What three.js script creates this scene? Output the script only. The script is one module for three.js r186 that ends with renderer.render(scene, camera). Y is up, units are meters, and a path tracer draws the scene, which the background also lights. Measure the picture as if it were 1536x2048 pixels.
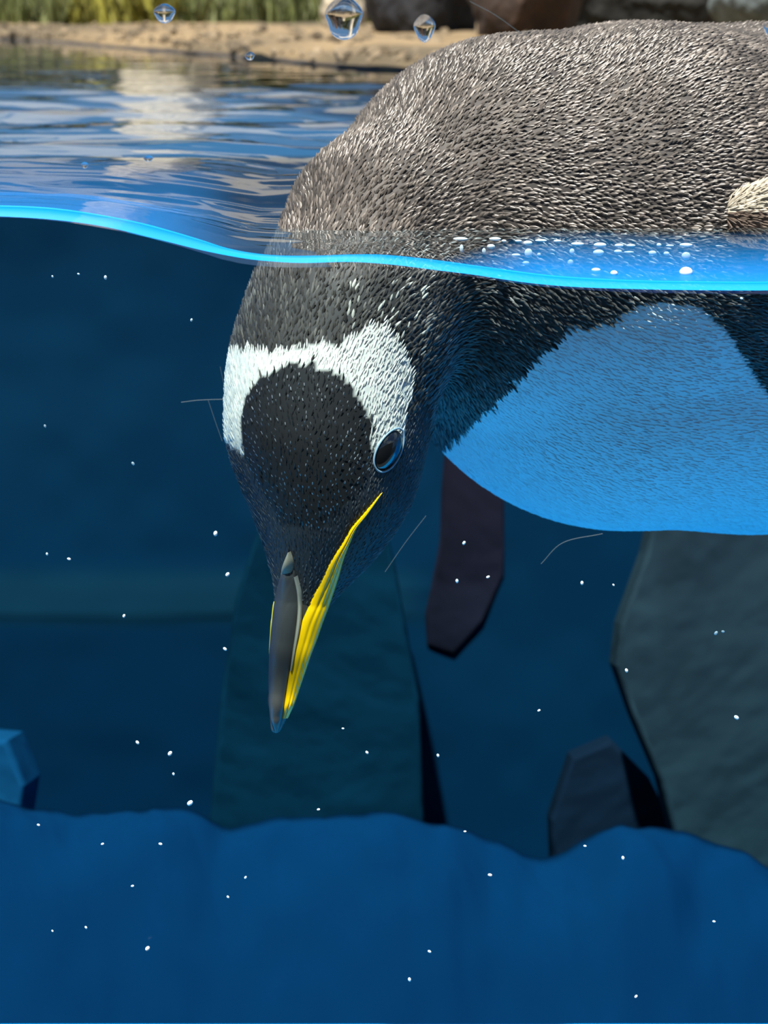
import * as THREE from 'three';
import { mergeGeometries } from 'three/addons/utils/BufferGeometryUtils.js';

// ---------------------------------------------------------------- helpers
let seed = 12345;
const rnd = () => { seed = (seed + 0x6d2b79f5) | 0; let t = Math.imul(seed ^ (seed >>> 15), 1 | seed); t = (t + Math.imul(t ^ (t >>> 7), 61 | t)) ^ t; return ((t ^ (t >>> 14)) >>> 0) / 4294967296; };
const V = (x, y, z) => new THREE.Vector3(x, y, z);
const clamp = (x, a = 0, b = 1) => Math.min(b, Math.max(a, x));
const lerp = (a, b, t) => a + (b - a) * t;
const smooth = (a, b, x) => { const t = clamp((x - a) / (b - a)); return t * t * (3 - 2 * t); };
const hash = (x, y, z) => { let h = Math.imul(x, 374761393) ^ Math.imul(y, 668265263) ^ Math.imul(z, 2147483647 - 77191); h = Math.imul(h ^ (h >>> 13), 1274126177); return ((h ^ (h >>> 16)) >>> 0) / 4294967296; };
function noise(x, y, z = 0) {
  const ix = Math.floor(x), iy = Math.floor(y), iz = Math.floor(z), f = (t) => t * t * (3 - 2 * t), u = f(x - ix), v = f(y - iy), w = f(z - iz);
  const c = (a, b, e) => hash(ix + a, iy + b, iz + e);
  return lerp(lerp(lerp(c(0, 0, 0), c(1, 0, 0), u), lerp(c(0, 1, 0), c(1, 1, 0), u), v), lerp(lerp(c(0, 0, 1), c(1, 0, 1), u), lerp(c(0, 1, 1), c(1, 1, 1), u), v), w) * 2 - 1;
}
const fbm = (x, y, z, n = 4) => { let s = 0, a = 0.5; for (let i = 0; i < n; i++) { s += a * noise(x, y, z + i * 7.3); x *= 2.03; y *= 2.03; z *= 2.03; a *= 0.5; } return s; };
// ---------------------------------------------------------------- camera, sky, sun, exposure
const scene = new THREE.Scene();
const renderer = new THREE.WebGLRenderer();
renderer.toneMapping = THREE.LinearToneMapping;
renderer.toneMappingExposure = 1.0;
renderer.shadowMap.enabled = true;

const F = 3595, CAM_H = 0.064, PITCH = THREE.MathUtils.degToRad(15.6), DIST = 0.6;
const camera = new THREE.PerspectiveCamera(2 * THREE.MathUtils.radToDeg(Math.atan(1024 / F)), 1536 / 2048, 0.01, 200);
camera.position.set(0, CAM_H, 0);
camera.rotation.set(-PITCH, 0, 0);
camera.focus = 0.565;
camera.userData.fStop = 24;
camera.updateMatrixWorld(true);

function makeSky() {
  const W = 1024, H = 512, d = new Float32Array(W * H * 4);
  for (let j = 0; j < H; j++) {
    const el = ((j + 0.5) / H - 0.5) * Math.PI, s = Math.max(0, Math.sin(el)), t = Math.pow(s, 0.55);
    for (let i = 0; i < W; i++) {
      const o = (j * W + i) * 4;
      if (el < 0) { d[o] = 0.06; d[o + 1] = 0.075; d[o + 2] = 0.09; } else {
        d[o] = 0.12 + (0.08 - 0.12) * t; d[o + 1] = 0.235 + (0.19 - 0.235) * t; d[o + 2] = 0.39 + (0.42 - 0.39) * t;
        // broken bright cloud, added to put cream streaks in the water reflections
        const az = (i + 0.5) / W * 2 * Math.PI, k = 1 / (s + 0.12), n = fbm(Math.cos(az) * Math.cos(el) * k * 1.9 + 20, Math.sin(az) * Math.cos(el) * k * 1.9 + 20, 3, 5), c = smooth(-0.04, 0.2, n) * smooth(0.13, 0.25, s);
        d[o] = lerp(d[o], 0.92, c); d[o + 1] = lerp(d[o + 1], 0.88, c); d[o + 2] = lerp(d[o + 2], 0.82, c);
      }
      d[o + 3] = 1;
    }
  }
  const tx = new THREE.DataTexture(d, W, H, THREE.RGBAFormat, THREE.FloatType);
  tx.mapping = THREE.EquirectangularReflectionMapping; tx.magFilter = THREE.LinearFilter; tx.needsUpdate = true;
  return tx;
}
const skyTex = makeSky();
scene.background = skyTex; scene.environment = skyTex;

const sun = new THREE.DirectionalLight(new THREE.Color().setRGB(1.0, 0.9, 0.78), 12.0);
sun.name = 'sun';
sun.position.set(-0.8, 4.3, 1.0);
sun.target.position.set(0, -0.1, -0.6);
sun.castShadow = true; sun.shadow.radius = 3; sun.shadow.mapSize.set(4096, 4096);
Object.assign(sun.shadow.camera, { left: -3, right: 3, top: 3, bottom: -3, near: 0.1, far: 20 });
scene.add(sun, sun.target);

// ---------------------------------------------------------------- names and shapes
const names = new Map();
function numbered(n) { const k = names.get(n) ?? 0; names.set(n, k + 1); return k ? n + '_' + String(k).padStart(3, '0') : n; }
function tag(o, label, category, group, kind) { if (label) o.userData.label = label; if (category) o.userData.category = category; if (group) o.userData.group = group; if (kind) o.userData.kind = kind; return o; }
function obj(name, geo, mat, parent = scene) {
  const m = new THREE.Mesh(geo, mat); m.name = parent === scene ? numbered(name) : name;
  m.castShadow = true; m.receiveShadow = true; parent.add(m); return m;
}
const rgb = (r, g, b) => new THREE.Color().setRGB(r, g, b);
const mat = (o) => new THREE.MeshPhysicalMaterial(o);
// a world point that stands at the given forward distance on the line of sight through a point of the photograph
function W(px, py, D) { return V((px - 768) / F * D, (1024 - py) / F * D, -D).applyMatrix4(camera.matrixWorld); }
// a point on level ground / water: photograph column and horizontal distance
const colX = (px, R) => (px - 768) / F * 0.963 * R;
// the horizontal distance at which a ray through row py meets height y
const rowR = (py, y = 0) => (CAM_H - y) / Math.tan(PITCH - Math.atan((1024 - py) / F));
function table(t, x) { // piecewise linear
  if (x <= t[0][0]) return t[0][1];
  for (let i = 1; i < t.length; i++) if (x <= t[i][0]) return lerp(t[i - 1][1], t[i][1], (x - t[i - 1][0]) / (t[i][0] - t[i - 1][0]));
  return t[t.length - 1][1];
}
function smoothTable(t, x) { // Catmull-Rom through the points
  const n = t.length;
  if (x <= t[0][0]) return t[0][1]; if (x >= t[n - 1][0]) return t[n - 1][1];
  let i = 1; while (t[i][0] < x) i++;
  const p0 = t[Math.max(0, i - 2)], p1 = t[i - 1], p2 = t[i], p3 = t[Math.min(n - 1, i + 1)], h = p2[0] - p1[0], u = (x - p1[0]) / h;
  const m1 = (p2[1] - p0[1]) / (p2[0] - p0[0] || 1) * h, m2 = (p3[1] - p1[1]) / (p3[0] - p1[0] || 1) * h;
  return (2 * u ** 3 - 3 * u * u + 1) * p1[1] + (u ** 3 - 2 * u * u + u) * m1 + (-2 * u ** 3 + 3 * u * u) * p2[1] + (u ** 3 - u * u) * m2;
}
function grid(nu, nv, f, color) { // a sheet f(u, v) -> Vector3
  const p = [], c = [], uv = [], ix = [];
  for (let j = 0; j <= nv; j++) for (let i = 0; i <= nu; i++) {
    const q = f(i / nu, j / nv); p.push(q.x, q.y, q.z); uv.push(q.x, q.z);
    if (color) { const k = color(q, i / nu, j / nv); c.push(k.r, k.g, k.b); }
  }
  for (let j = 0; j < nv; j++) for (let i = 0; i < nu; i++) { const a = j * (nu + 1) + i, b = a + 1, d = a + nu + 1, e = d + 1; ix.push(a, b, d, b, e, d); }
  const g = new THREE.BufferGeometry();
  g.setAttribute('position', new THREE.Float32BufferAttribute(p, 3)); g.setAttribute('uv', new THREE.Float32BufferAttribute(uv, 2));
  if (color) g.setAttribute('color', new THREE.Float32BufferAttribute(c, 3));
  g.setIndex(ix); g.computeVertexNormals(); return g;
}
function noiseTex(n, f, srgb = false) {
  const d = new Uint8Array(n * n * 4);
  for (let j = 0; j < n; j++) for (let i = 0; i < n; i++) { const v = f(i / n, j / n), o = (j * n + i) * 4; for (let c = 0; c < 3; c++) d[o + c] = clamp(Array.isArray(v) ? v[c] : v) * 255; d[o + 3] = 255; }
  const t = new THREE.DataTexture(d, n, n); t.wrapS = t.wrapT = THREE.RepeatWrapping; t.magFilter = THREE.LinearFilter; if (srgb) t.colorSpace = THREE.SRGBColorSpace; t.needsUpdate = true; return t;
}
const wrapNoise = (u, v, k, z) => { const a = u * 2 * Math.PI, b = v * 2 * Math.PI, r = k / (2 * Math.PI); return fbm(Math.cos(a) * r + 9 + Math.cos(b) * r * 0.7, Math.sin(a) * r + Math.sin(b) * r * 0.7 + z, Math.cos(b) * r + Math.sin(b) * r * 0.5, 5); };
const grain = noiseTex(256, (u, v) => 0.5 + 0.9 * wrapNoise(u, v, 14, 2));

// boxes with thickness for the tank
function slab(x0, x1, y0, y1, z0, z1) { const g = new THREE.BoxGeometry(x1 - x0, y1 - y0, z1 - z0); g.translate((x0 + x1) / 2, (y0 + y1) / 2, (z0 + z1) / 2); return g; }

// ---------------------------------------------------------------- the tank
const GZ = -0.5, XL = -0.62, XR = 0.66, BZ = -1.75, FLOOR = -0.9;
const blueFloor = mat({ color: rgb(0.0, 0.44, 1.0), roughness: 0.7 });

tag(obj('floor', slab(XL, XR, FLOOR - 0.06, FLOOR, BZ, GZ), blueFloor), 'bright blue painted floor of the pool below the window', null, null, 'structure');
tag(obj('wall_left', slab(XL - 0.06, XL, FLOOR - 0.06, -0.02, BZ, GZ), blueFloor), 'blue painted left side wall of the pool', null, null, 'structure');
tag(obj('wall_right', slab(XR, XR + 0.06, FLOOR - 0.06, -0.02, BZ, GZ), blueFloor), 'blue painted right side wall of the pool', null, null, 'structure');
{ // rear wall of rough blue rockwork, leaning out at the top, with a low ledge on its left half
  const g = grid(200, 160, (u, v) => {
    const x = lerp(XL, XR, u), y = lerp(FLOOR, -0.065, v), n = fbm(x * 4, y * 4, 3), lean = Math.max(0, (y + 0.2) / 0.135), k = smooth(0.06, 0.0, x - 0.01 * noise(y * 90, 1, 2));
    const yl = y + 0.004 * fbm(x * 9, 2, 2), step = k * 0.003 * smooth(-0.474, -0.467, yl) * (1 - smooth(-0.447, -0.407, yl));
    return V(x, y, BZ + 0.1 + 0.2 * clamp((-0.1 - y) / 0.8) + n * 0.015 + 0.022 * lean * lean + step);
  }, (q) => { const n = 0.5 + 0.7 * fbm(q.x * 3, q.y * 3, 8), l = smooth(0.06, 0, q.x) * smooth(-0.482, -0.467, q.y) * (1 - smooth(-0.442, -0.417, q.y)); return rgb(lerp(0.004, 0.009, n) + 0.012 * l, lerp(0.018, 0.032, n) + 0.012 * l, lerp(0.038, 0.06, n) + 0.006 * l); });
  tag(obj('wall_back', g, mat({ vertexColors: true, roughness: 1, specularIntensity: 0.1 })), 'dark blue rockwork wall at the back of the pool', null, null, 'structure');
}
tag(obj('pool_shelf', grid(60, 60, (u, v) => V(lerp(-6, 6, u), -0.062 + 0.006 * fbm(u * 20, v * 20, 1), lerp(BZ + 0.11, -9, v))), mat({ color: rgb(0.01, 0.055, 0.12), roughness: 0.8 })), 'shallow blue shelf of the pool behind the deep part', null, null, 'structure');
tag(obj('bounce_ledge', mergeGeometries([slab(XL, XR, -0.9, -0.305, -0.59, GZ), slab(XL, XR, -0.9, -0.365, -0.7, -0.59)]), blueFloor), 'unseen bright blue ledge added inside the foot of the window to bounce light', null, null, 'structure');  // added below the view to bounce blue light onto the belly
tag(obj('wall_light_block', slab(-4, 4, -1.2, 1.3, 1.5, 1.7), mat({ color: rgb(0.03, 0.032, 0.036), roughness: 0.9 })), 'dark unseen wall added opposite the window to block sky light', null, null, 'structure');  // added out of view to hold back sky light from the front
tag(obj('floor_light_block', slab(-4, 4, -1.3, -1.2, -0.49, 1.5), mat({ color: rgb(0.05, 0.05, 0.05), roughness: 0.9 })), 'dark unseen floor added before the window to block light from below', null, null, 'structure');  // unseen slab, added to stop light rising from under the horizon
tag(obj('water_body', slab(XL + 0.002, XR - 0.002, FLOOR + 0.002, -0.0125, BZ + 0.25, GZ - 0.002), mat({ color: rgb(0.02, 0.3, 0.7), transparent: true, opacity: 0.0, thickness: 0.5, attenuationColor: rgb(0.25, 0.72, 0.88), attenuationDistance: 1, roughness: 1 })), 'clear blue pool water filling the tank', null, null, 'structure');

// ---------------------------------------------------------------- the water
// wave height along the window, from the line the water draws on the glass
const BAND_TOP = [[-400, 405], [-200, 408], [0, 413], [60, 415], [120, 420], [200, 432], [280, 448], [340, 464], [400, 482], [450, 498], [500, 508], [560, 513], [640, 513], [700, 511], [760, 511], [830, 517], [900, 526], [1000, 540], [1100, 553], [1200, 560], [1300, 564], [1450, 566], [1536, 566], [1800, 560], [2200, 550]];
const BAND_BOT = [[-400, 424], [-200, 428], [0, 434], [100, 440], [200, 453], [300, 476], [400, 501], [470, 515], [520, 522], [600, 527], [700, 525], [780, 530], [870, 541], [950, 551], [1050, 566], [1150, 575], [1300, 580], [1450, 582], [1536, 582], [1800, 578], [2200, 570]];
const glassPoint = (px, py) => { // where the sight line meets the pane
  const a = W(px, py, 1).sub(camera.position); a.multiplyScalar(GZ / a.z); return a.add(camera.position);
};
const glassWave = (x) => { const px = 768 + x * F / (0.5 * 1.005); return glassPoint(px, smoothTable(BAND_TOP, clamp(px, -400, 2200))).y; };
function waveHeight(x, z) {
  const R = -z, d = R - 0.5, g0 = glassWave(x), g = g0 * Math.exp(-d / (g0 > 0 ? 0.3 : 0.07));
  const near = smooth(0.0, 0.12, d);
  const A = 0.0021 * near * (0.6 + 0.4 * smooth(0.1, 0.6, d)) * (1 - 0.85 * smooth(0.75, 2.2, R));
  const w = Math.sin(R * 62 + x * 9 + 3 * noise(x * 4, R * 3, 1)) * 0.7 + Math.sin(R * 35 - x * 14 + 2.5 * noise(x * 3, R * 5, 4) + 1) * 0.9 + fbm(x * 14, R * 40, 2, 3) * 2.2 + fbm(x * 5, R * 14, 6, 3) * 3.0;
  return g - 0.003 * Math.exp(-d / 0.3) + A * w;
}
{
  const water = mat({ color: rgb(0.8, 0.93, 1.0), transmission: 1, thickness: 0, roughness: 0.0, ior: 1.33 });
  const nv = 420, nu = 300;
  const g = grid(nu, nv, (u, v) => {
    const R = 0.5 + 0.004 * (Math.exp(v * Math.log(8.5 / 0.004 + 1) ) - 1) ;
    const half = 0.75 + 0.55 * (R - 0.5), x = (u * 2 - 1) * Math.min(half, 5.5);
    return V(x, waveHeight(x, -R), -R);
  });
  tag(obj('water_surface', g, water), 'rippled blue water surface of the pool with bright reflections', null, null, 'structure');
}
{ // the curved edge of water that climbs the window
  const p = [], c = [], ix = [], n = 420, m = 26;
  for (let i = 0; i <= n; i++) {
    const px = lerp(-400, 2200, i / n), t = glassPoint(px, smoothTable(BAND_TOP, px)), b = glassPoint(px, smoothTable(BAND_BOT, px)), right = smooth(780, 1150, px), wide = 0.004 + 0.27 * smooth(560, 250, px) + 0.066 * right;
    for (let j = 0; j <= m; j++) {
      if (j <= 8) { p.push(t.x, lerp(b.y, t.y, j / 8), GZ - 0.0012 - 0.0015 * Math.sin(j / 8 * Math.PI / 2)); c.push(0, 0.36, 0.95, 0.7); } // the lip on the pane, refracted floor light painted in as cyan
      else { const k = (j - 8) / (m - 8), z = GZ - 0.0027 - wide * k; p.push(t.x, waveHeight(t.x, z) + 0.0008 + 0.0004 * noise(t.x * 120, z * 400, 3), z); c.push(0, 0.2 - 0.05 * k, 0.62 - 0.2 * k, Math.max(0.45 * smooth(520, 230, px), 0.85 * right) * Math.pow(1 - k, 1.2)); } // thin water behind it, blue of the lit floor painted in and faded
    }
  }
  for (let i = 0; i < n; i++) for (let j = 0; j < m; j++) { const a = i * (m + 1) + j, b = a + 1, c = a + m + 1, d = c + 1; ix.push(a, c, b, b, c, d); }
  const g = new THREE.BufferGeometry(); g.setAttribute('position', new THREE.Float32BufferAttribute(p, 3)); g.setAttribute('color', new THREE.Float32BufferAttribute(c, 4)); g.setIndex(ix); g.computeVertexNormals();
  tag(obj('water_edge', g, mat({ vertexColors: true, roughness: 0.5, specularIntensity: 0.25, transparent: true, opacity: 1 })), 'thin line of water curving across the window with floor light painted in as bright cyan', 'water line', null, 'stuff');
}

// ---------------------------------------------------------------- penguin: one continuous body from a field of tapered limbs
const K = DIST / F; // metres per photograph pixel at the penguin
const J = (px, py, z, r) => { const s = 1 - z / F; return [(px - 768) * s, (1024 - py) * s, z, r * s]; };
const h0 = J(606, 1192, 0, 56), h1 = J(645, 1050, 0, 106), h2 = J(662, 950, 0, 155), h3 = J(654, 850, -5, 188), h4 = J(668, 740, -15, 195), n1 = J(712, 630, -35, 200), n2 = J(790, 480, -110, 213),
  b0 = J(1032, 466, -330, 366), b1 = J(1250, 562, -640, 488), b2 = J(1500, 566, -740, 492), u1 = J(1300, 452, -340, 380), u2 = J(1600, 464, -490, 370), b3 = J(2050, 590, -950, 440), b4 = J(2450, 640, -1150, 190), b5 = J(2620, 690, -1230, 40), t0 = 0;
const CHAIN = [[h0, h1], [h1, h2], [h2, h3], [h3, h4], [h4, n1], [n1, n2], [n2, b0], [b0, b1], [b1, b2], [b2, b3], [b3, b4], [b4, b5], [b0, u1], [u1, u2], [u2, b3]];
function roundCone(x, y, z, a, b) {
  const bx = b[0] - a[0], by = b[1] - a[1], bz = b[2] - a[2], l2 = bx * bx + by * by + bz * bz, rr = a[3] - b[3], a2 = l2 - rr * rr, il2 = 1 / l2;
  const px = x - a[0], py = y - a[1], pz = z - a[2], yy = px * bx + py * by + pz * bz, zz = yy - l2;
  const qx = px * l2 - bx * yy, qy = py * l2 - by * yy, qz = pz * l2 - bz * yy, x2 = qx * qx + qy * qy + qz * qz, y2 = yy * yy * l2, z2 = zz * zz * l2;
  const k = Math.sign(rr) * rr * rr * x2;
  if (Math.sign(zz) * a2 * z2 > k) return Math.sqrt(x2 + z2) * il2 - b[3];
  if (Math.sign(yy) * a2 * y2 < k) return Math.sqrt(x2 + y2) * il2 - a[3];
  return (Math.sqrt(x2 * a2 * il2) + yy * rr) * il2 - a[3];
}
const smin = (a, b, k) => { const h = Math.max(k - Math.abs(a - b), 0) / k; return Math.min(a, b) - h * h * k * 0.25; };
function bodySDF(x, y, z) {
  let head = 1e9, body = 1e9;
  for (let i = 0; i < 6; i++) head = smin(head, roundCone(x, y, z, CHAIN[i][0], CHAIN[i][1]), 60);
  for (let i = 6; i < 15; i++) body = smin(body, roundCone(x, y, z, CHAIN[i][0], CHAIN[i][1]), 50);
  // hollow for the eye and the brow above it
  return smin(head, body, 46);
}
const BILL = [[J(606, 1192, 0, 56), J(583, 1300, -4, 42)], [J(583, 1300, -4, 42), J(564, 1400, -10, 26)], [J(564, 1400, -10, 26), J(552, 1456, -16, 11)]];
const billSDF = (x, y, z) => { let d = 1e9; for (const [a, b] of BILL) d = smin(d, roundCone(x, y, z, a, b), 10); return d; };
const allSDF = (x, y, z) => Math.min(bodySDF(x, y, z), billSDF(x, y, z));
function gradient(f, x, y, z, e = 1.5) { return V(f(x + e, y, z) - f(x - e, y, z), f(x, y + e, z) - f(x, y - e, z), f(x, y, z + e) - f(x, y, z - e)).normalize(); }
// surface nets
function meshField(f, lo, hi, step) {
  const nx = Math.ceil((hi[0] - lo[0]) / step) + 1, ny = Math.ceil((hi[1] - lo[1]) / step) + 1, nz = Math.ceil((hi[2] - lo[2]) / step) + 1, S = nx * ny, v = new Float32Array(S * nz);
  const B = 5; // coarse blocks: skip those far from the surface
  v.fill(1);
  for (let k = 0; k < nz; k += B) for (let j = 0; j < ny; j += B) for (let i = 0; i < nx; i += B) {
    const c = f(lo[0] + (i + B / 2) * step, lo[1] + (j + B / 2) * step, lo[2] + (k + B / 2) * step), far = Math.abs(c) > B * step * 1.1 + 40;
    for (let kk = k; kk < Math.min(nz, k + B); kk++) for (let jj = j; jj < Math.min(ny, j + B); jj++) for (let ii = i; ii < Math.min(nx, i + B); ii++)
      v[ii + jj * nx + kk * S] = far ? c : f(lo[0] + ii * step, lo[1] + jj * step, lo[2] + kk * step);
  }
  const id = new Int32Array(S * nz).fill(-1), pos = [], ix = [], at = (i, j, k) => i + j * nx + k * S;
  for (let k = 0; k < nz - 1; k++) for (let j = 0; j < ny - 1; j++) for (let i = 0; i < nx - 1; i++) {
    let mask = 0; const c = [];
    for (let q = 0; q < 8; q++) { const val = v[at(i + (q & 1), j + ((q >> 1) & 1), k + (q >> 2))]; c.push(val); if (val < 0) mask |= 1 << q; }
    if (mask === 0 || mask === 255) continue;
    let sx = 0, sy = 0, sz = 0, n = 0;
    for (let q = 0; q < 8; q++) for (const d of [1, 2, 4]) { if (q & d) continue; const r = q | d; if ((c[q] < 0) === (c[r] < 0)) continue; const t = c[q] / (c[q] - c[r]); sx += (q & 1) + (d === 1 ? t : 0); sy += ((q >> 1) & 1) + (d === 2 ? t : 0); sz += (q >> 2) + (d === 4 ? t : 0); n++; }
    id[at(i, j, k)] = pos.length / 3; pos.push(lo[0] + (i + sx / n) * step, lo[1] + (j + sy / n) * step, lo[2] + (k + sz / n) * step);
  }
  const quad = (a, b, c, d, flip) => { if (a < 0 || b < 0 || c < 0 || d < 0) return; flip ? ix.push(a, c, b, a, d, c) : ix.push(a, b, c, a, c, d); };
  for (let k = 1; k < nz - 1; k++) for (let j = 1; j < ny - 1; j++) for (let i = 1; i < nx - 1; i++) {
    const s = v[at(i, j, k)] < 0;
    if (s !== v[at(i + 1, j, k)] < 0) quad(id[at(i, j - 1, k - 1)], id[at(i, j, k - 1)], id[at(i, j, k)], id[at(i, j - 1, k)], !s);
    if (s !== v[at(i, j + 1, k)] < 0) quad(id[at(i - 1, j, k - 1)], id[at(i - 1, j, k)], id[at(i, j, k)], id[at(i, j, k - 1)], !s);
    if (s !== v[at(i, j, k + 1)] < 0) quad(id[at(i - 1, j - 1, k)], id[at(i, j - 1, k)], id[at(i, j, k)], id[at(i - 1, j, k)], !s);
  }
  const nor = new Float32Array(pos.length);
  for (let i = 0; i < pos.length; i += 3) { const g = gradient(f, pos[i], pos[i + 1], pos[i + 2]); nor[i] = g.x; nor[i + 1] = g.y; nor[i + 2] = g.z; }
  return { pos, nor, ix };
}
function toGeometry(m, color) {
  const g = new THREE.BufferGeometry();
  g.setAttribute('position', new THREE.Float32BufferAttribute(m.pos.map((x) => x * K), 3)); g.setAttribute('normal', new THREE.BufferAttribute(m.nor, 3));
  if (color) { const c = []; for (let i = 0; i < m.pos.length; i += 3) { const k = color(m.pos[i], m.pos[i + 1], m.pos[i + 2], m.nor[i + 2]); c.push(k.r, k.g, k.b); } g.setAttribute('color', new THREE.Float32BufferAttribute(c, 3)); }
  g.setIndex(m.ix); return g;
}
// markings, on the bird's own axes
function inside(poly, x, y) { let r = false; for (let i = 0, j = poly.length - 1; i < poly.length; j = i++) { const [a, b] = poly[i], [c, d] = poly[j]; if ((b > y) !== (d > y) && x < ((c - a) * (y - b)) / (d - b) + a) r = !r; } return r; }
const HEAD_BAND = [[430, 690], [487, 693], [520, 701], [560, 703], [620, 694], [680, 692], [705, 674], [730, 656], [770, 652], [800, 682], [825, 740], [824, 790], [814, 840], [806, 872], [760, 905], [746, 905], [738, 880], [752, 862], [735, 828], [712, 788], [682, 752], [625, 730], [590, 730], [540, 747], [502, 767], [482, 802], [475, 850], [480, 895], [488, 918], [470, 905], [430, 880]];
const BELLY = [[840, 915], [870, 893], [940, 850], [1000, 798], [1060, 738], [1100, 690], [1150, 652], [1228, 640], [1270, 612], [1330, 597], [1400, 607], [1450, 640], [1500, 684], [1536, 725], [1620, 800], [2000, 860], [2500, 820], [2500, 1400], [840, 1400]];
const CROWN = [[488, 918], [470, 850], [482, 800], [502, 767], [540, 747], [590, 730], [625, 730], [682, 752], [712, 788], [735, 828], [755, 868], [740, 900], [735, 960], [690, 1010], [640, 1060], [560, 1050], [520, 980]];
function zone(x, y, z) { // 'w' white head band, 'c' crown, 'f' face, 'b' belly, 'd' dark back
  const hs = 0.955, hx = 768 + x / hs, hy = 1024 - y / hs, j = 11 * noise(x * 0.11, y * 0.025, z * 0.05);
  if (z > -60 || x < -250) {
    if (inside(HEAD_BAND, hx + j * 0.3, hy + j)) return 'w';
    if (inside(CROWN, hx, hy)) return 'c';
    if (hx < 862 && hy > 870 - smooth(760, 862, hx) * 60) return 'f';
  }
  if (hx < 866 && z > -120) return 'd';
  return bellyAt(x, y, z) ? 'b' : 'd';
}
function bellyAt(x, y, z) { const j = 7 * noise(x * 0.05, y * 0.12, z * 0.05); return inside(BELLY, 768 + x * 1.02 + j, 1024 - y * 1.02 + j); }
const baseColor = { w: rgb(0.62, 0.6, 0.55), c: rgb(0.012, 0.012, 0.013), f: rgb(0.028, 0.03, 0.034), b: rgb(0.84, 0.86, 0.87), d: rgb(0.035, 0.032, 0.031) };
const penguin = new THREE.Group(); penguin.name = numbered('penguin');
tag(penguin, 'wet penguin with black crown, white head band and yellow bill dipping its head under water', 'penguin');
penguin.position.copy(W(768, 1024, DIST)); penguin.rotation.set(-PITCH, 0, 0);
scene.add(penguin);
const bodyMesh = meshField(bodySDF, [-360, -260, -1500], [2200, 1120, 330], 8);
const bodyMat = mat({ vertexColors: true, roughness: 0.55, specularIntensity: 0.6 });
obj('body', toGeometry(bodyMesh, (x, y, z) => baseColor[zone(x, y, z)]), bodyMat, penguin);

// plumage: short blades that lie back along the body
const flowAt = (x, y, z) => {
  const f = V(0, 0, 0);
  for (let i = 0; i < 12; i++) {
    const [a, b] = CHAIN[i], d = V(b[0] - a[0], b[1] - a[1], b[2] - a[2]), L = d.length(), t = clamp((V(x - a[0], y - a[1], z - a[2]).dot(d)) / (L * L));
    const q = Math.max(1, Math.abs(Math.hypot(x - a[0] - d.x * t, y - a[1] - d.y * t, z - a[2] - d.z * t) - lerp(a[3], b[3], t)) + 6);
    f.addScaledVector(d.divideScalar(L), 1 / (q * q));
  }
  return f.normalize();
};
function bladeGeometry() { // unit feather: root at the origin, tip along +z, a shallow roof with a lifted tip
  const rows = [[0, 0.3, 0.0], [0.35, 0.5, 0.03], [0.75, 0.36, 0.06], [1, 0.0, 0.1]], p = [], ix = [];
  for (const [z, w, y] of rows) p.push(-w * 0.5, y, z, 0, y + w * 0.22, z, w * 0.5, y, z);
  for (let r = 0; r < rows.length - 1; r++) { const a = r * 3, b = a + 3; ix.push(a, b, a + 1, a + 1, b, b + 1, a + 1, b + 1, a + 2, a + 2, b + 1, b + 2); }
  const g = new THREE.BufferGeometry(); g.setAttribute('position', new THREE.Float32BufferAttribute(p, 3)); g.setIndex(ix); g.computeVertexNormals(); return g;
}
const blade = bladeGeometry();
const tri = []; { // visible and near triangles with areas
  const { pos, ix } = bodyMesh, a = V(), b = V(), c = V();
  let sum = 0;
  for (let t = 0; t < ix.length; t += 3) {
    a.fromArray(pos, ix[t] * 3); b.fromArray(pos, ix[t + 1] * 3); c.fromArray(pos, ix[t + 2] * 3);
    if (a.x > 1150) continue;
    sum += b.clone().sub(a).cross(c.clone().sub(a)).length() / 2; tri.push([sum, t]);
  }
}
const total = tri[tri.length - 1][0], buckets = { w: [], c: [], f: [], b: [], d: [] };
{
  const cell = new Map(), N = 330000, P = V();
  const SPACE = { w: 5.5, c: 7.5, f: 6, b: 7, d: 6.6 };
  for (let s = 0; s < N; s++) {
    const u = rnd() * total; let lo = 0, hi = tri.length - 1; while (lo < hi) { const m = (lo + hi) >> 1; if (tri[m][0] < u) lo = m + 1; else hi = m; }
    const t = tri[lo][1], { pos, nor, ix } = bodyMesh; let r1 = rnd(), r2 = rnd(); if (r1 + r2 > 1) { r1 = 1 - r1; r2 = 1 - r2; }
    const i = ix[t] * 3, j = ix[t + 1] * 3, k = ix[t + 2] * 3, w0 = 1 - r1 - r2, at = (A, c) => A[i + c] * w0 + A[j + c] * r1 + A[k + c] * r2;
    const x = at(pos, 0), y = at(pos, 1), z = at(pos, 2), n = V(at(nor, 0), at(nor, 1), at(nor, 2)).normalize();
    // keep the sides that can be looked at: everything not turned well away
    if (n.z < -0.45) continue;
    const kind = zone(x, y, z), sp = SPACE[kind];
    const cx = Math.floor(x / 8), cy = Math.floor(y / 8), cz = Math.floor(z / 8); let ok = true;
    for (let dx = -1; dx <= 1 && ok; dx++) for (let dy = -1; dy <= 1 && ok; dy++) for (let dz = -1; dz <= 1 && ok; dz++) for (const q of cell.get((cx + dx) * 73856093 ^ (cy + dy) * 19349663 ^ (cz + dz) * 83492791) ?? []) if ((q[0] - x) ** 2 + (q[1] - y) ** 2 + (q[2] - z) ** 2 < sp * sp) { ok = false; break; }
    if (!ok) continue;
    const key = cx * 73856093 ^ cy * 19349663 ^ cz * 83492791; if (!cell.has(key)) cell.set(key, []); cell.get(key).push([x, y, z]);
    buckets[kind].push([x, y, z, n]);
  }
}
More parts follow.
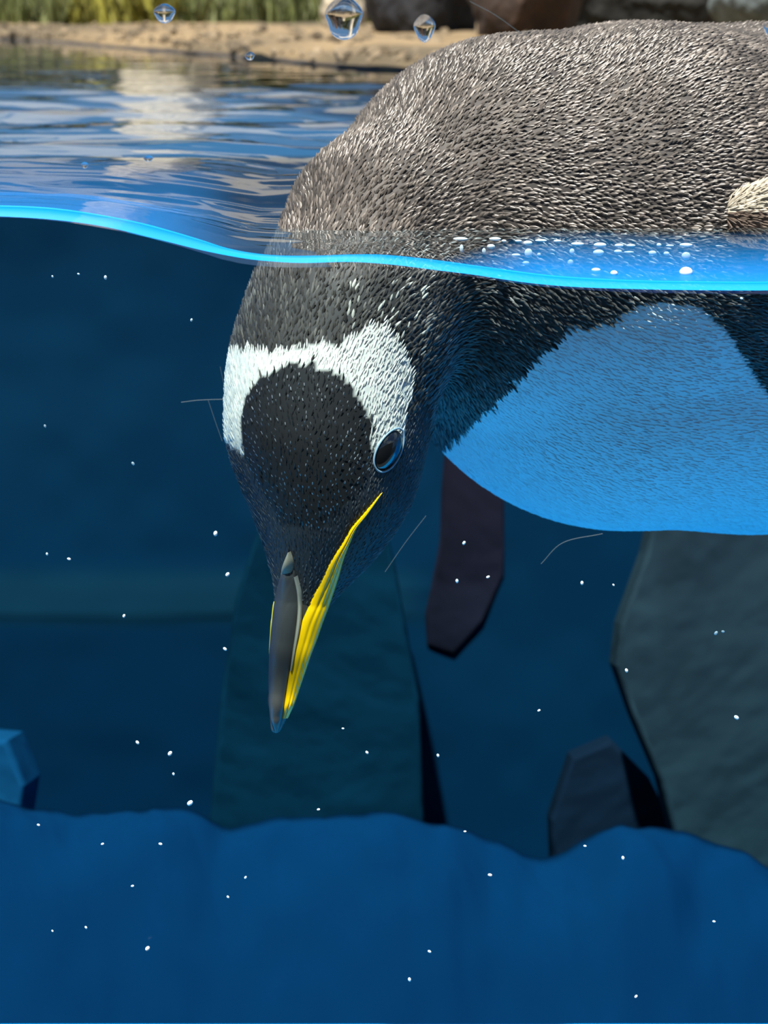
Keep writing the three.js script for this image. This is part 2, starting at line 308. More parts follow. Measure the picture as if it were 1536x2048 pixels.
function plumage(name, list, material, look) {
  const m = new THREE.InstancedMesh(blade, material, list.length), M = new THREE.Matrix4(), Z = V(), X = V(), Y = V();
  list.forEach(([x, y, z, n], i) => {
    const L = look(x, y, z, n), f = flowAt(x, y, z);
    Z.copy(f).addScaledVector(n, -f.dot(n)).normalize(); X.copy(n).cross(Z).normalize();
    Z.addScaledVector(X, (rnd() - 0.5) * L.stray).normalize().addScaledVector(n, L.lift + (rnd() - 0.5) * L.lift).normalize();
    X.copy(n).cross(Z).normalize(); X.addScaledVector(n, (rnd() - 0.5) * 0.7).normalize(); Y.copy(Z).cross(X).normalize(); X.copy(Y).cross(Z).normalize();
    const s = 0.8 + 0.4 * rnd();
    M.makeBasis(X.clone().multiplyScalar(L.wide * s * K), Y.clone().multiplyScalar(L.long * s * K), Z.clone().multiplyScalar(L.long * s * K));
    const up = (L.up ?? 0) - 1; M.setPosition((x + n.x * up) * K, (y + n.y * up) * K, (z + n.z * up) * K);
    m.setMatrixAt(i, M); m.setColorAt(i, L.color);
  });
  m.name = name; m.userData.kind = 'stuff'; m.castShadow = m.receiveShadow = true; penguin.add(m); return m;
}
const wet = mat({ color: 0xffffff, roughness: 0.36, specularIntensity: 1.0 }), dry = mat({ color: 0xffffff, roughness: 0.6, specularIntensity: 0.5 });
const C = rgb(0, 0, 0);
plumage('back_plumage', buckets.d, wet, (x, y, z, n) => {
  const v = rnd(), g = 0.04 + 0.13 * v * v * (0.75 + 0.6 * noise(x * 0.012, y * 0.012, z * 0.012)) + 0.09 * smooth(0.1, 0.6, noise(x * 0.03, y * 0.03, z * 0.03 + 5)) * rnd();
  const speck = x < 90 && x > -70 && y < 440 && y > 300 && rnd() < 0.16;
  return { long: 17, wide: 11, lift: 0.3, stray: 0.65, color: speck ? C.setRGB(0.6, 0.57, 0.5).clone() : C.setRGB(g * 1.12, g, g * 0.9).clone() };
});
tag(plumage('head_band_plumage', buckets.w, dry, () => { const g = 0.72 + 0.18 * rnd(); return { long: 16, wide: 6, lift: 0.16, stray: 0.5, color: C.setRGB(g, g * 0.97, g * 0.89).clone() }; }), 'white feathers of the head band');
tag(plumage('crown_plumage', buckets.c, wet, () => { const t = rnd() < 0.5, g = t ? 0.18 + 0.3 * rnd() : 0.02; return { up: t ? 3.2 : 0, long: t ? 7 : 15, wide: t ? 4.5 : 6, lift: t ? 0.42 : 0.2, stray: 0.6, color: C.setRGB(g, g, g * 1.05).clone() }; }), 'black crown feathers with small grey dots painted as highlights');  // the short grey blades carry highlight dots in their colour
plumage('face_plumage', buckets.f, dry, () => { const g = 0.04 + 0.11 * rnd(); return { long: 11, wide: 4.5, lift: 0.15, stray: 0.35, color: C.setRGB(g, g * 1.03, g * 1.1).clone() }; });
tag(plumage('belly_plumage', buckets.b, dry, () => { const g = 0.82 + 0.08 * rnd(); return { long: 15, wide: 9, lift: 0.06, stray: 0.25, color: C.setRGB(g, g, g).clone() }; }), 'smooth white belly feathers');

// a strip laid over the bird's surface between two edges given by row, thickest along its middle
const SC = (py) => lerp(0.955, 0.992, smooth(880, 1300, py)), X0 = (px, py) => (px - 768) * SC(py), Y0 = (py) => (1024 - py) * SC(py);
function castFront(x, y) { let z = 330; for (let i = 0; i < 90; i++) { const d = allSDF(x, y, z); if (d < 0.3) return z; z -= Math.max(0.6, d * 0.9); if (z < -220) break; } return null; }
function strip(left, right, y0, y1, lift, rows, cols, profile, flat = 0) {
  const p = [], ix = [];
  for (let r = 0; r <= rows; r++) {
    let zl = 0, xl = 0; const py = lerp(y0, y1, r / rows), l = smoothTable(left, py), w = smoothTable(right, py);
    for (let c = 0; c <= cols; c++) {
      const t = c / cols, x = X0(lerp(l, w, t), py), y = Y0(py); let z = castFront(x, y), xx = x, k = 0;
      while (z === null && k++ < 40) { xx += (X0((l + w) / 2, py) - x) / 40; z = castFront(xx, y); }
      z ??= 0; let n = gradient(allSDF, xx, y, z); const h = profile(t, r / rows) * lift - 1.5;
      if (flat && c) { const zf = zl - flat * Math.abs(x - xl) * t; if (zf > z) { z = zf; xx = x; n = V(0.35, 0, 0.94); } } else { zl = z; xl = x; }
      p.push((xx + n.x * h) * K, (y + n.y * h) * K, (z + n.z * h) * K);
    }
  }
  if (flat) { // close the outer side down to the bill beneath
    const q = [], n = cols + 1;
    for (let r = 0; r <= rows; r++) { q.push(...p.slice(r * n * 3, (r + 1) * n * 3)); const [x, y, z] = p.slice((r * n + cols) * 3, (r * n + cols) * 3 + 3); q.push(x - 1 * K, y, z - 8 * K, x - 6 * K, y, Math.min(z - 12 * K, 0)); }
    p.length = 0; for (const v of q) p.push(v); cols += 2;
  }
  for (let r = 0; r < rows; r++) for (let c = 0; c < cols; c++) { const a = r * (cols + 1) + c, b = a + 1, d = a + cols + 1, e = d + 1; ix.push(a, d, b, b, d, e); }
  const g = new THREE.BufferGeometry(); g.setAttribute('position', new THREE.Float32BufferAttribute(p, 3)); g.setIndex(ix); g.computeVertexNormals(); return g;
}
const billCore = meshField(billSDF, [-280, -470, -90], [-80, -90, 80], 5);
const horn = mat({ color: rgb(0.06, 0.057, 0.056), roughness: 0.38, bumpMap: grain, bumpScale: 0.0004 });
obj('lower_beak', toGeometry(billCore), mat({ color: rgb(0.05, 0.045, 0.04), roughness: 0.45 }), penguin);
const CUL_L = [[1108, 578], [1150, 561], [1200, 548], [1250, 542], [1300, 538], [1350, 536], [1400, 537], [1440, 540], [1468, 547]], CUL_R = [[1108, 582], [1150, 592], [1200, 600], [1250, 593], [1300, 586], [1350, 578], [1400, 570], [1440, 563], [1468, 555]];
tag(obj('upper_beak', strip(CUL_L, CUL_R, 1108, 1468, 13, 70, 18, (t, r) => Math.sin(Math.PI * t) ** 0.6 * Math.min(1, r * 8, (1 - r) * 10 + 0.3)), horn, penguin), 'dark grey ridge of the bill');
const YEL_L = [[985, 763], [1028, 727], [1056, 703], [1088, 684], [1120, 663], [1152, 647], [1183, 631], [1215, 616], [1247, 602], [1279, 593], [1310, 586], [1342, 579], [1374, 573], [1406, 568], [1440, 562]], YEL_R = [[985, 766], [1028, 736], [1056, 714], [1088, 700], [1120, 688], [1152, 679], [1183, 669], [1215, 658], [1247, 646], [1279, 635], [1310, 623], [1342, 612], [1374, 601], [1406, 590], [1440, 575]];
tag(obj('beak_side', strip(YEL_L, YEL_R, 985, 1440, 9, 90, 20, (t, r) => (Math.sin(Math.PI * t) ** 0.5 * (1 - 0.28 * Math.exp(-(((t - 0.42) / 0.07) ** 2)) - 0.15 * Math.exp(-(((t - 0.68) / 0.07) ** 2)))) * Math.min(1, r * 6 + 0.25, (1 - r) * 10 + 0.3), 0.22), mat({ color: rgb(0.92, 0.5, 0.0), roughness: 0.32, clearcoat: 0.3 }), penguin), 'bright yellow side plate of the bill');
tag(obj('beak_edge', strip([[1205, 540], [1270, 537], [1340, 535]], [[1205, 546], [1270, 544], [1340, 540]], 1205, 1340, 4, 20, 4, (t, r) => Math.sin(Math.PI * t) * Math.sin(Math.PI * r) ** 0.5), mat({ color: rgb(0.8, 0.6, 0.05), roughness: 0.4 }), penguin), 'thin yellow edge on the far side of the bill');
tag(obj('nostril_groove', strip([[1150, 588], [1190, 594], [1240, 594], [1300, 586], [1340, 580]], [[1150, 596], [1190, 605], [1240, 604], [1300, 592], [1340, 583]], 1150, 1340, 10, 30, 6, (t) => Math.sin(Math.PI * t)), mat({ color: rgb(0.34, 0.3, 0.23), roughness: 0.6 }), penguin), 'pale horny rim along the nostril');
tag(obj('culmen_tip', strip([[1102, 578], [1120, 570], [1150, 559], [1168, 556]], [[1102, 582], [1120, 588], [1150, 590], [1168, 592]], 1102, 1168, 16, 14, 6, (t, r) => Math.sin(Math.PI * t) ** 0.6 * (0.5 + 0.5 * Math.sin(Math.PI * Math.min(r * 1.4, 1)))), mat({ color: rgb(0.26, 0.23, 0.17), roughness: 0.6 }), penguin), 'pale point where the bill meets the forehead');
{ // eye
  const x = X0(778, 899), y = Y0(899), z = castFront(x, y), n = gradient(bodySDF, x, y, z);
  const eye = new THREE.Group(); eye.name = 'eye';
  const up = V(0.55, 0.78, 0).addScaledVector(n, -V(0.55, 0.78, 0).dot(n)).normalize(), side = up.clone().cross(n).normalize();
  const M = new THREE.Matrix4().makeBasis(side, up, n); eye.quaternion.setFromRotationMatrix(M); eye.position.set(x * K, y * K, z * K).addScaledVector(n, -6 * K); penguin.add(eye);
  const ball = new THREE.SphereGeometry(1, 40, 28); ball.scale(27 * K, 43 * K, 20 * K);
  obj('eyeball', ball, mat({ color: rgb(0.006, 0.006, 0.007), roughness: 0.06, clearcoat: 1, clearcoatRoughness: 0.03 }), eye);
  const pts = []; for (let i = 0; i < 48; i++) { const a = i / 48 * 2 * Math.PI, c = Math.cos(a), s = Math.sin(a); pts.push(V(28 * c * (1 - 0.12 * s) * K, 46 * s * K, (8 + 2 * s) * K)); }
  obj('eye_ring', new THREE.TubeGeometry(new THREE.CatmullRomCurve3(pts, true), 96, 2.0 * K, 8, true), mat({ color: rgb(0.26, 0.36, 0.44), roughness: 0.45 }), eye);
}
{ // flipper held out to the right at the surface
  const f = (u, v) => { // u around, v along
    const a = u * 2 * Math.PI, wv = 84 * Math.pow(Math.min(1, v * 4.5), 0.5) * (1 - 0.3 * v) * (v > 0.9 ? Math.sqrt((1 - v) / 0.1) : 1), px = 1446 + 620 * v, py = 425 + 20 * v, z = lerp(72, 150, v);
    const j = J(px, py, z, 1); return V(j[0] * K, (j[1] + Math.sin(a) * wv) * K, (j[2] + Math.cos(a) * wv * 0.4) * K);
  };
  const g = grid(36, 60, f, (q) => { const t = noise(q.x * 300, q.y * 900, 1); const low = q.y / K < 585; return low ? rgb(0.09, 0.06, 0.045) : rgb(0.36 + 0.15 * t, 0.33 + 0.15 * t, 0.26 + 0.14 * t); });
  const fl = tag(obj('flipper', g, mat({ vertexColors: true, roughness: 0.5, bumpMap: grain, bumpScale: 0.001 }), penguin), 'cream white flipper base at the water line');
  const n = 2600, m = new THREE.InstancedMesh(blade, dry, n), M = new THREE.Matrix4(), P = V(), Q = V(), X = V(), Y = V(), Z = V();
  for (let i = 0; i < n; i++) {
    const u = rnd(), v = 0.01 + 0.45 * rnd(); P.copy(f(u, v)); Q.copy(f(u + 0.01, v)).sub(P); Z.copy(f(u, v + 0.01)).sub(P).normalize(); Y.copy(Z).cross(Q).normalize(); if (Y.dot(V(0, Math.sin(u * 2 * Math.PI), Math.cos(u * 2 * Math.PI))) < 0) Y.negate();
    Z.addScaledVector(Y, 0.2 + 0.15 * rnd()).normalize(); X.copy(Y).cross(Z).normalize(); Y.copy(Z).cross(X);
    M.makeBasis(X.multiplyScalar(8 * K), Y.multiplyScalar(20 * K), Z.clone().multiplyScalar((16 + 8 * rnd()) * K)); M.setPosition(P); m.setMatrixAt(i, M);
    const k = 0.6 + 0.6 * rnd(); m.setColorAt(i, Math.sin(u * 2 * Math.PI) < -0.1 + 0.2 * rnd() ? C.setRGB(0.1 * k, 0.075 * k, 0.06 * k) : C.setRGB(0.5 * k, 0.46 * k, 0.37 * k));
  }
  m.name = 'flipper_plumage'; m.userData.kind = 'stuff'; m.castShadow = m.receiveShadow = true; fl.add(m);
}

// ---------------------------------------------------------------- window
{
  const pane = mat({ color: rgb(0.97, 0.99, 1.0), transmission: 1, thickness: 0, roughness: 0, ior: 1.45, specularIntensity: 0.25 });
  const g = new THREE.PlaneGeometry(2.4, 1.5); g.translate(0.1, 0.1, GZ + 0.012);
  const w = tag(obj('window_1', g, pane), 'clear acrylic viewing window between visitor and pool', null, null, 'structure');
  const scratch = mat({ color: rgb(0.1, 0.16, 0.2), roughness: 0.6, transparent: true, opacity: 0.35 });
  for (const [a, b, c, r] of [[[372, 786], [405, 782], [455, 780], 1.0], [[424, 780], [438, 822], [452, 862], 0.9], [[448, 716], [455, 750], [460, 782], 0.7], [[935, 3], [985, 30], [1035, 66], 0.8], [[1075, 1102], [1115, 1062], [1195, 1043], 1.0], [[770, 1118], [810, 1060], [850, 1008], 0.8]]) {
    const q = [a, b, c].map(([x, y]) => glassPoint(x, y).add(V(0, 0, 0.0125)));
    obj('scratch', new THREE.TubeGeometry(new THREE.CatmullRomCurve3(q), 16, r * 0.00011, 5), scratch, w);
  }
}

// ---------------------------------------------------------------- far shore
const SHORE = [[-900, 60], [-200, 70], [0, 80], [130, 86], [250, 97], [380, 107], [520, 120], [640, 132], [770, 142], [1000, 150], [1536, 152], [2400, 150]];
{
  const prof = [[0, -0.068], [0.02, 0.0], [0.05, 0.011], [0.25, 0.02], [1, 0.026], [3, 0.03], [7, 0.06], [14, 0.1]];
  const g = grid(200, 42, (u, v) => {
    const px = lerp(-900, 2400, u), R0 = rowR(smoothTable(SHORE, px)), k = v * (prof.length - 1), i = Math.min(prof.length - 2, Math.floor(k)), t = k - i;
    const foot = rowR(smoothTable([[-900, 180], [0, 190], [250, 200], [400, 185], [520, 176], [770, 205], [1536, 230], [2400, 230]], px), -0.065), R = i === 0 ? lerp(foot, R0 + prof[1][0], t) : R0 + lerp(prof[i][0], prof[i + 1][0], t), x = colX(px, R);
    return V(x, lerp(prof[i][1], prof[i + 1][1], t) + (v > 0.1 ? 0.012 * fbm(x * 6, R * 6, 2) : 0), -R - 0.06 * fbm(x * 5, 3, 1) * (1 - v));
  }, (q) => { const n = clamp(0.5 + 1.3 * fbm(q.x * 4, q.z * 2.5, 5)); return q.y < 0.004 ? rgb(0.022, 0.02, 0.02) : rgb(lerp(0.06, 0.2, n), lerp(0.048, 0.145, n), lerp(0.027, 0.075, n)); });
  tag(obj('ground', g, mat({ vertexColors: true, roughness: 0.9, bumpMap: grain, bumpScale: 0.01 })), 'sandy tan bank along the far edge of the pool', null, null, 'structure');
}
{ // gravel strewn over the bank
  const n = 1500, pg = new THREE.DodecahedronGeometry(1, 0), m = new THREE.InstancedMesh(pg, mat({ color: 0xffffff, roughness: 0.9 }), n), M = new THREE.Matrix4(), Q = new THREE.Quaternion(), col = rgb(0, 0, 0);
  for (let i = 0; i < n; i++) {
    const px = lerp(-500, 1700, rnd()), R = rowR(smoothTable(SHORE, px)) + 0.04 + 2.2 * rnd() ** 2.2, s = 0.002 + 0.009 * rnd() ** 4, k = 0.5 + 0.9 * rnd();
    Q.setFromEuler(new THREE.Euler(rnd() * 6, rnd() * 6, rnd() * 6)); M.compose(V(colX(px, R), 0.012 + 0.012 * smooth(0, 0.5, R - rowR(smoothTable(SHORE, px))), -R), Q, V(s * 1.5, s * 0.8, s * 1.2)); m.setMatrixAt(i, M); m.setColorAt(i, col.setRGB(0.14 * k, 0.11 * k, 0.07 * k));
  }
  m.name = numbered('gravel'); tag(m, 'small brown stones strewn over the sandy bank', 'gravel', null, 'stuff'); m.castShadow = m.receiveShadow = true; scene.add(m);
}
function rockGeometry(rx, ry, rz, s, rough = 0.25, detail = 5) {
  const g = new THREE.IcosahedronGeometry(1, detail * 4), p = g.attributes.position;
  for (let i = 0; i < p.count; i++) {
    const x = p.getX(i), y = p.getY(i), z = p.getZ(i);
    const cell = Math.abs(noise(x * 1.6 + s, y * 1.6, z * 1.6 - s)), k = 1 + rough * (fbm(x * 1.3 + s, y * 1.3, z * 1.3 + s, 5) + 0.5 * (0.4 - cell));
    p.setXYZ(i, x * k * rx, y * k * ry, z * k * rz);
  }
  g.computeVertexNormals(); return g;
}
function rock(name, label, at, r, s, color, rough, group) {
  const g = rockGeometry(r[0], r[1], r[2], s, rough), p = g.attributes.position, c = [];
  for (let i = 0; i < p.count; i++) { const n = 0.7 + 0.8 * fbm(p.getX(i) * 6 / r[0] + s, p.getY(i) * 6 / r[0], p.getZ(i) * 6 / r[0], 4); c.push(color[0] * n, color[1] * n, color[2] * n); }
  g.setAttribute('color', new THREE.Float32BufferAttribute(c, 3));
  const o = obj(name, g, mat({ vertexColors: true, roughness: 0.85 })); o.position.set(...at);
  return tag(o, label, 'rock', group);
}
const far = (px, R, y) => [colX(px, R), y, -R];
rock('boulder', 'dark navy boulder at the left end of the dark rocks behind the penguin', far(845, 3.3, 0.12), [0.105, 0.14, 0.1], 3.1, [0.007, 0.009, 0.014], 0.3);
rock('boulder', 'dark brown boulder directly behind the top of the penguin', far(1045, 2.75, 0.11), [0.085, 0.13, 0.1], 7.7, [0.03, 0.014, 0.007], 0.3);
rock('boulder', 'largest black green boulder behind the penguin back', far(1285, 3.2, 0.12), [0.15, 0.15, 0.12], 1.9, [0.006, 0.008, 0.007], 0.35);
rock('boulder', 'grey blue sunlit boulder in the upper right corner', far(1545, 2.7, 0.11), [0.085, 0.12, 0.1], 5.5, [0.1, 0.13, 0.14], 0.35);
rock('stone', 'pale rounded stone on the grass edge of the bank', far(688, 4.6, 0.055), [0.055, 0.06, 0.05], 9.3, [0.45, 0.4, 0.3], 0.25);
rock('stone_pillar', 'pale cream stone standing among the grass of the bank', far(330, 7.5, 0.8), [0.2, 1.05, 0.2], 4.4, [0.85, 0.78, 0.62], 0.2);
{ // grass along the bank
  const n = 9000, bg = new THREE.BufferGeometry();
  bg.setAttribute('position', new THREE.Float32BufferAttribute([-0.5, 0, 0, 0.5, 0, 0, -0.4, 0.5, 0.08, 0.4, 0.5, 0.08, 0, 1, 0.3], 3)); bg.setIndex([0, 1, 2, 1, 3, 2, 2, 3, 4]); bg.computeVertexNormals();
  const m = new THREE.InstancedMesh(bg, mat({ color: 0xffffff, roughness: 0.7 }), n), M = new THREE.Matrix4(), Q = new THREE.Quaternion(), col = rgb(0, 0, 0);
  for (let i = 0; i < n; i++) {
    const R = 5.2 + 3 * rnd() ** 1.5, px = lerp(-500, 800, rnd()), c = noise(px * 0.012, R, 3);
    const h = 0.05 + 0.07 * rnd() + 0.05 * Math.max(0, c);
    Q.setFromEuler(new THREE.Euler((rnd() - 0.5) * 0.8, rnd() * 6.3, (rnd() - 0.5) * 0.8));
    M.compose(V(colX(px, R), 0.025, -R), Q, V(0.008 + 0.008 * rnd(), h, h)); m.setMatrixAt(i, M);
    const y = c > 0.35 ? 1 : 0, k = 0.5 + rnd(); m.setColorAt(i, col.setRGB((0.07 + 0.1 * y) * k, (0.085 + 0.08 * y) * k, 0.02 * k));
  }
  m.name = numbered('grass'); tag(m, 'green and yellow grass growing along the sandy bank', 'grass', null, 'stuff'); m.castShadow = m.receiveShadow = true; scene.add(m);
}

{ // shrubs behind the grass
  const lg = new THREE.BufferGeometry(); lg.setAttribute('position', new THREE.Float32BufferAttribute([0, 0, 0, -0.5, 0.5, 0.12, 0, 0.5, 0, 0.5, 0.5, 0.12, 0, 1.1, 0.1], 3)); lg.setIndex([0, 2, 1, 0, 3, 2, 1, 2, 4, 2, 3, 4]); lg.computeVertexNormals();
  const leafMat = mat({ color: 0xffffff, roughness: 0.6, transmission: 0.3, thickness: 0 }), wood = mat({ color: rgb(0.06, 0.045, 0.03), roughness: 0.9 });
  for (const [px, R, h, wd, k, l] of [[-60, 9.2, 0.74, 0.45, 1, 'olive green shrub behind the left end of the grass'], [180, 10, 0.80, 0.42, 0.8, 'dark green shrub just left of the cream stone'], [460, 9.4, 0.80, 0.42, 1.1, 'olive green shrub just right of the cream stone'], [640, 8.8, 0.67, 0.36, 1.3, 'yellow green shrub behind the pale rounded stone']]) {
    const s = new THREE.Group(); s.name = numbered('shrub'); s.position.set(colX(px, R), 0.03, -R); tag(s, l, 'shrub', null); scene.add(s);
    const st = []; for (let i = 0; i < 9; i++) { const a = i * 0.7, e = V(Math.cos(a) * wd * 0.55, h * (0.55 + 0.3 * rnd()), Math.sin(a) * wd * 0.4); st.push(new THREE.TubeGeometry(new THREE.QuadraticBezierCurve3(V(0, -0.04, 0), V(e.x * 0.3, e.y * 0.7, e.z * 0.3), e), 8, 0.008, 5)); }
    obj('stem', mergeGeometries(st), wood, s);
    const n = 2600, m = new THREE.InstancedMesh(lg, leafMat, n), M = new THREE.Matrix4(), Q = new THREE.Quaternion(), col = rgb(0, 0, 0);
    for (let i = 0; i < n; i++) {
      const d = V(rnd() - 0.5, rnd() - 0.35, rnd() - 0.5).normalize().multiplyScalar(0.6 + 0.4 * rnd()), q = 1 + 0.25 * noise(d.x * 3 + R, d.y * 3, d.z * 3);
      Q.setFromEuler(new THREE.Euler(rnd() * 6.3, rnd() * 6.3, rnd() * 6.3)); const z = 0.03 + 0.025 * rnd();
      M.compose(V(d.x * wd * q, Math.max(0.01, h * 0.48 + d.y * h * 0.52 * q), d.z * wd * 0.7 * q), Q, V(z, z * 1.3, z)); m.setMatrixAt(i, M);
      const c = k * (0.5 + rnd()); m.setColorAt(i, col.setRGB(0.045 * c, 0.06 * c, 0.014 * c));
    }
    m.name = 'foliage'; m.userData.kind = 'stuff'; m.castShadow = m.receiveShadow = true; s.add(m);
  }
}

// ---------------------------------------------------------------- under water: rockwork
const sub = (px, py, D) => W(px, py, D).toArray();
function crag(name, label, pts, D, depth, color, sd) { // an angular block of rockwork, its face roughened
  const sh = new THREE.Shape(pts.map(([x, y]) => new THREE.Vector2((x - 768) / F * D, (1024 - y) / F * D)));
  const g = new THREE.ExtrudeGeometry(sh, { depth, steps: 6, bevelEnabled: true, bevelThickness: 0.006, bevelSize: 0.004, bevelSegments: 4, curveSegments: 4 });
  g.translate(0, 0, -depth); g.computeVertexNormals();
  const c = [], p = g.attributes.position; for (let i = 0; i < p.count; i++) { const n = 0.8 + 0.5 * fbm(p.getX(i) * 20 + sd, p.getY(i) * 20, 1); c.push(color[0] * n, color[1] * n, color[2] * n); }
  g.setAttribute('color', new THREE.Float32BufferAttribute(c, 3));
  const o = obj(name, g, mat({ vertexColors: true, roughness: 1, specularIntensity: 0.1, bumpMap: grain, bumpScale: 0.01 })); o.position.copy(W(768, 1024, D)); o.rotation.set(-PITCH, 0, 0);
  return tag(o, label, 'rock');
}
crag('rockwork_block', 'big grey brown underwater rock at the right edge below the belly', [[1325, 1000], [1300, 1110], [1250, 1250], [1240, 1330], [1275, 1430], [1330, 1560], [1365, 1700], [1440, 1830], [1900, 1900], [1900, 1000]], 1.4, 0.035, [0.085, 0.046, 0.048], 1);
crag('rockwork_block', 'narrow maroon underwater rock below the notch of the throat', [[895, 900], [885, 1080], [858, 1230], [862, 1285], [905, 1300], [960, 1240], [1000, 1150], [1005, 900]], 1.645, 0.05, [0.05, 0.013, 0.02], 2);
crag('rockwork_block', 'dim purple underwater rock left of the big grey brown one', [[1150, 1520], [1110, 1640], [1120, 1900], [1375, 1900], [1340, 1660], [1290, 1560], [1220, 1490]], 1.5, 0.03, [0.028, 0.016, 0.026], 3);
crag('rockwork_block', 'dim green underwater rock behind the yellow side of the bill', [[540, 1010], [760, 1040], [785, 1150], [805, 1260], [830, 1400], [850, 1950], [400, 1950], [450, 1400], [480, 1200]], 1.52, 0.03, [0.009, 0.027, 0.042], 4);
crag('rockwork_block', 'added rock coloured pale blue as a glow at the left edge level with the bill tip', [[-300, 1460], [10, 1490], [42, 1570], [30, 1650], [60, 1760], [70, 1900], [-300, 1900]], 1.3, 0.05, [0.016, 0.07, 0.14], 5);  // added block, its pale colour stands in for a patch of glow
{
  const TOP = [[-900, 1640], [0, 1660], [250, 1690], [500, 1720], [640, 1725], [768, 1716], [880, 1722], [980, 1752], [1120, 1756], [1200, 1722], [1250, 1708], [1320, 1722], [1400, 1770], [1536, 1800], [2600, 1800]];
  const g = grid(260, 110, (u, v) => {
    const z = lerp(-0.8, BZ + 0.1, v), px = lerp(-900, 2600, u), top = W(px, smoothTable(TOP, px), 1.22), x = (px - 768) / F * lerp(0.95, 1.7, v);
    const crest = lerp(FLOOR, top.y, smooth(-0.78, -1.14, z)), k = z > -1.14 ? crest : Math.max(FLOOR + 0.01, top.y - 0.03 - 0.62 * (-1.14 - z));
    return V(clamp(x, XL, XR), k + 0.022 * fbm(x * 9, z * 9, 2) * smooth(-0.88, -1.0, z) * (z < -1.18 ? 0.3 : 1) + 0.012 * fbm(x * 28, z * 28, 5) + 0.014 * smooth(-0.99, -1.0, z + 0.025 * noise(x * 7, 2, 2)), z);
  });
  tag(obj('rock_bed', g, mat({ color: rgb(0.003, 0.026, 0.066), roughness: 1, specularIntensity: 0.1 })), 'dark blue uneven rock bed at the bottom of the pool', null, null, 'structure');
}

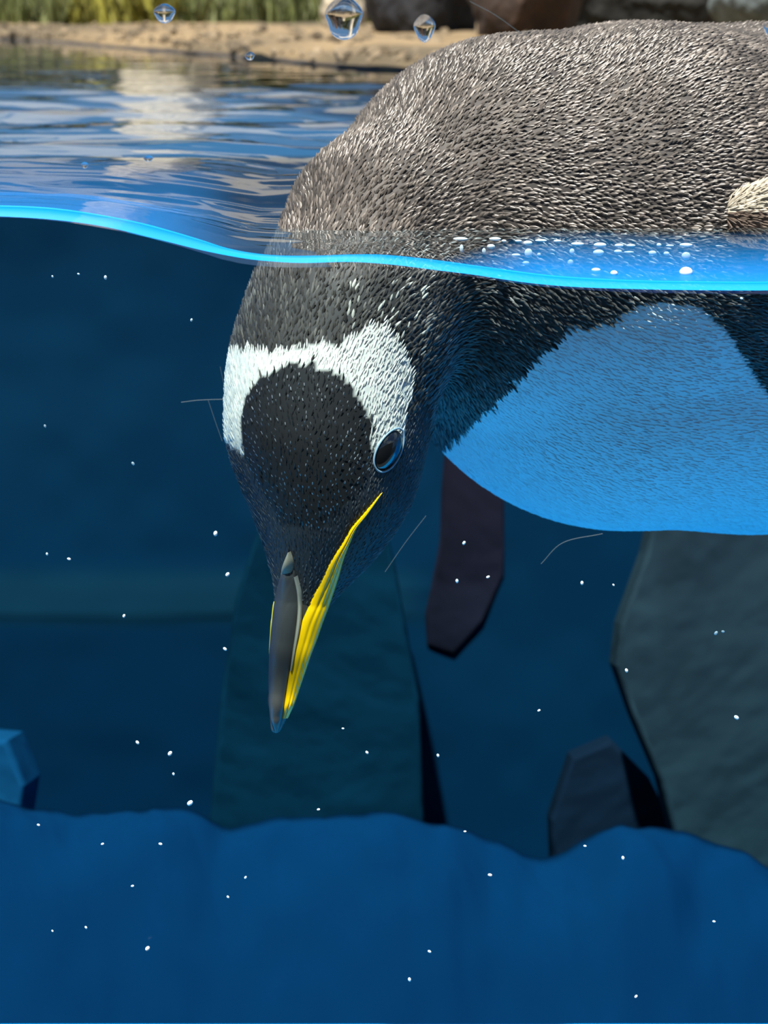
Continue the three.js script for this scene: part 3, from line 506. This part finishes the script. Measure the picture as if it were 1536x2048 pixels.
// ---------------------------------------------------------------- drops on the window, glints and drifting specks
{
  const clear = mat({ color: 0xffffff, transmission: 1, thickness: 0.003, roughness: 0, ior: 1.33 });
  const dropShape = (w, h, tail) => { const g = new THREE.SphereGeometry(1, 32, 24), p = g.attributes.position; for (let i = 0; i < p.count; i++) { const y = p.getY(i), k = y < 0 ? 1 - tail * y * y : 1; p.setXYZ(i, p.getX(i) * w * k * (1 + 0.08 * Math.sin(5 * y)), y * h, Math.max(p.getZ(i), -0.05) * w * 0.55); } g.computeVertexNormals(); return g; };
  for (const [px, py, w, h, t, l] of [[847, 56, 20, 26, 0.5, 'water drop with a blue middle on the window above the dark boulders'], [690, 36, 34, 40, 0.1, 'large flat water drop on the window before the pale stone'], [340, 27, 20, 18, 0.3, 'bright water drop on the window before the grass'], [1527, 56, 18, 16, 0.2, 'water drop on the window at the upper right edge'], [506, 110, 9, 8, 0.2, 'small water drop on the window before the sandy shoreline'], [184, 323, 7, 6, 0.2, 'left one of two tiny drops on the window before the cream reflections'], [308, 310, 9, 6, 0.2, 'right one of two tiny drops on the window before the cream reflections']]) {
    const s = 0.5 / F, o = obj('water_drop', dropShape(w * s, h * s, t), clear); o.position.copy(glassPoint(px, py)).add(V(0, 0, 0.0125)); tag(o, l, 'water drop');
  }
  const glint = mat({ color: rgb(0.95, 0.95, 0.93), roughness: 0.15 });  // white colour of the beads stands in for sun glints
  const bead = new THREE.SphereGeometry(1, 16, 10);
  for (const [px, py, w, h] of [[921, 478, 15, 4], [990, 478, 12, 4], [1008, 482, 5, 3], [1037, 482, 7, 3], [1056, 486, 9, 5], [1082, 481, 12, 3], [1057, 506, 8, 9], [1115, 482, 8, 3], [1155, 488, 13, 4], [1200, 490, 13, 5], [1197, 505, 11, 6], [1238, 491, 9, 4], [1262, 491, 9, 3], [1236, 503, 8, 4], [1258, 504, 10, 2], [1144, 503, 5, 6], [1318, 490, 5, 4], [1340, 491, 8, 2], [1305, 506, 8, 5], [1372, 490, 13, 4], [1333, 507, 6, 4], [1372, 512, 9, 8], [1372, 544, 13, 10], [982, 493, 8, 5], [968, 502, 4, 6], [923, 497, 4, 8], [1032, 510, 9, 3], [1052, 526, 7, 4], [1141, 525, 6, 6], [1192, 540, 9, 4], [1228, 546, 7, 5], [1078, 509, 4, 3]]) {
    const R = lerp(0.585, 0.515, clamp((py - 478) / 75)), q = W(px, py, R * 0.99), o = obj('glint_bead', bead, glint);
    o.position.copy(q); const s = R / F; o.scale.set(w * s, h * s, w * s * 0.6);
    tag(o, 'white bead painted as a sun glint where the penguin back meets the water', 'glint', 'painted glints along the water line');
  }
  const speck = mat({ color: rgb(0.75, 0.85, 0.9), roughness: 0.6 }), sg = new THREE.SphereGeometry(1, 8, 6);
  for (const [px, py, r] of [[211, 555, 4], [105, 553, 2.5], [157, 548, 2.5], [383, 640, 3], [266, 927, 3.5], [90, 852, 3], [431, 1067, 5], [455, 1149, 4.5], [94, 1108, 3], [138, 1118, 3.5], [248, 1232, 3.5], [340, 1507, 5], [347, 1548, 3], [380, 1606, 6], [77, 1650, 3], [205, 1688, 3], [321, 1688, 3.5], [265, 1772, 3], [456, 1794, 3], [637, 1619, 3], [491, 1755, 3], [172, 1855, 3], [105, 1862, 2.5], [295, 1897, 5], [275, 1485, 4], [450, 1298, 4], [686, 1457, 2.5], [734, 1505, 3.5], [819, 1959, 4], [1272, 1993, 3.5], [1170, 1692, 3], [980, 1750, 4], [1246, 1716, 4], [1432, 1266, 4], [1446, 1263, 3], [1473, 1435, 5], [1253, 1341, 4], [1227, 1170, 2.5], [1164, 1166, 4], [928, 1086, 4], [914, 1162, 4], [976, 1154, 3.5], [1078, 1421, 3], [876, 1511, 3.5], [930, 1663, 2.5], [1483, 597, 3], [859, 1903, 3.5], [1428, 1843, 3]]) {
    const D = lerp(0.53, 0.6, hash(px, py, 1)), o = obj('floating_speck', sg, speck); o.position.copy(W(px, py, D)); o.rotation.z = rnd() * 3; const s = r * 0.8 * D / F; o.scale.set(s, s * 1.4, s);
    tag(o, 'tiny pale speck drifting in the dark water', 'speck', 'pale specks drifting in the water');
  }
}
renderer.render(scene, camera);
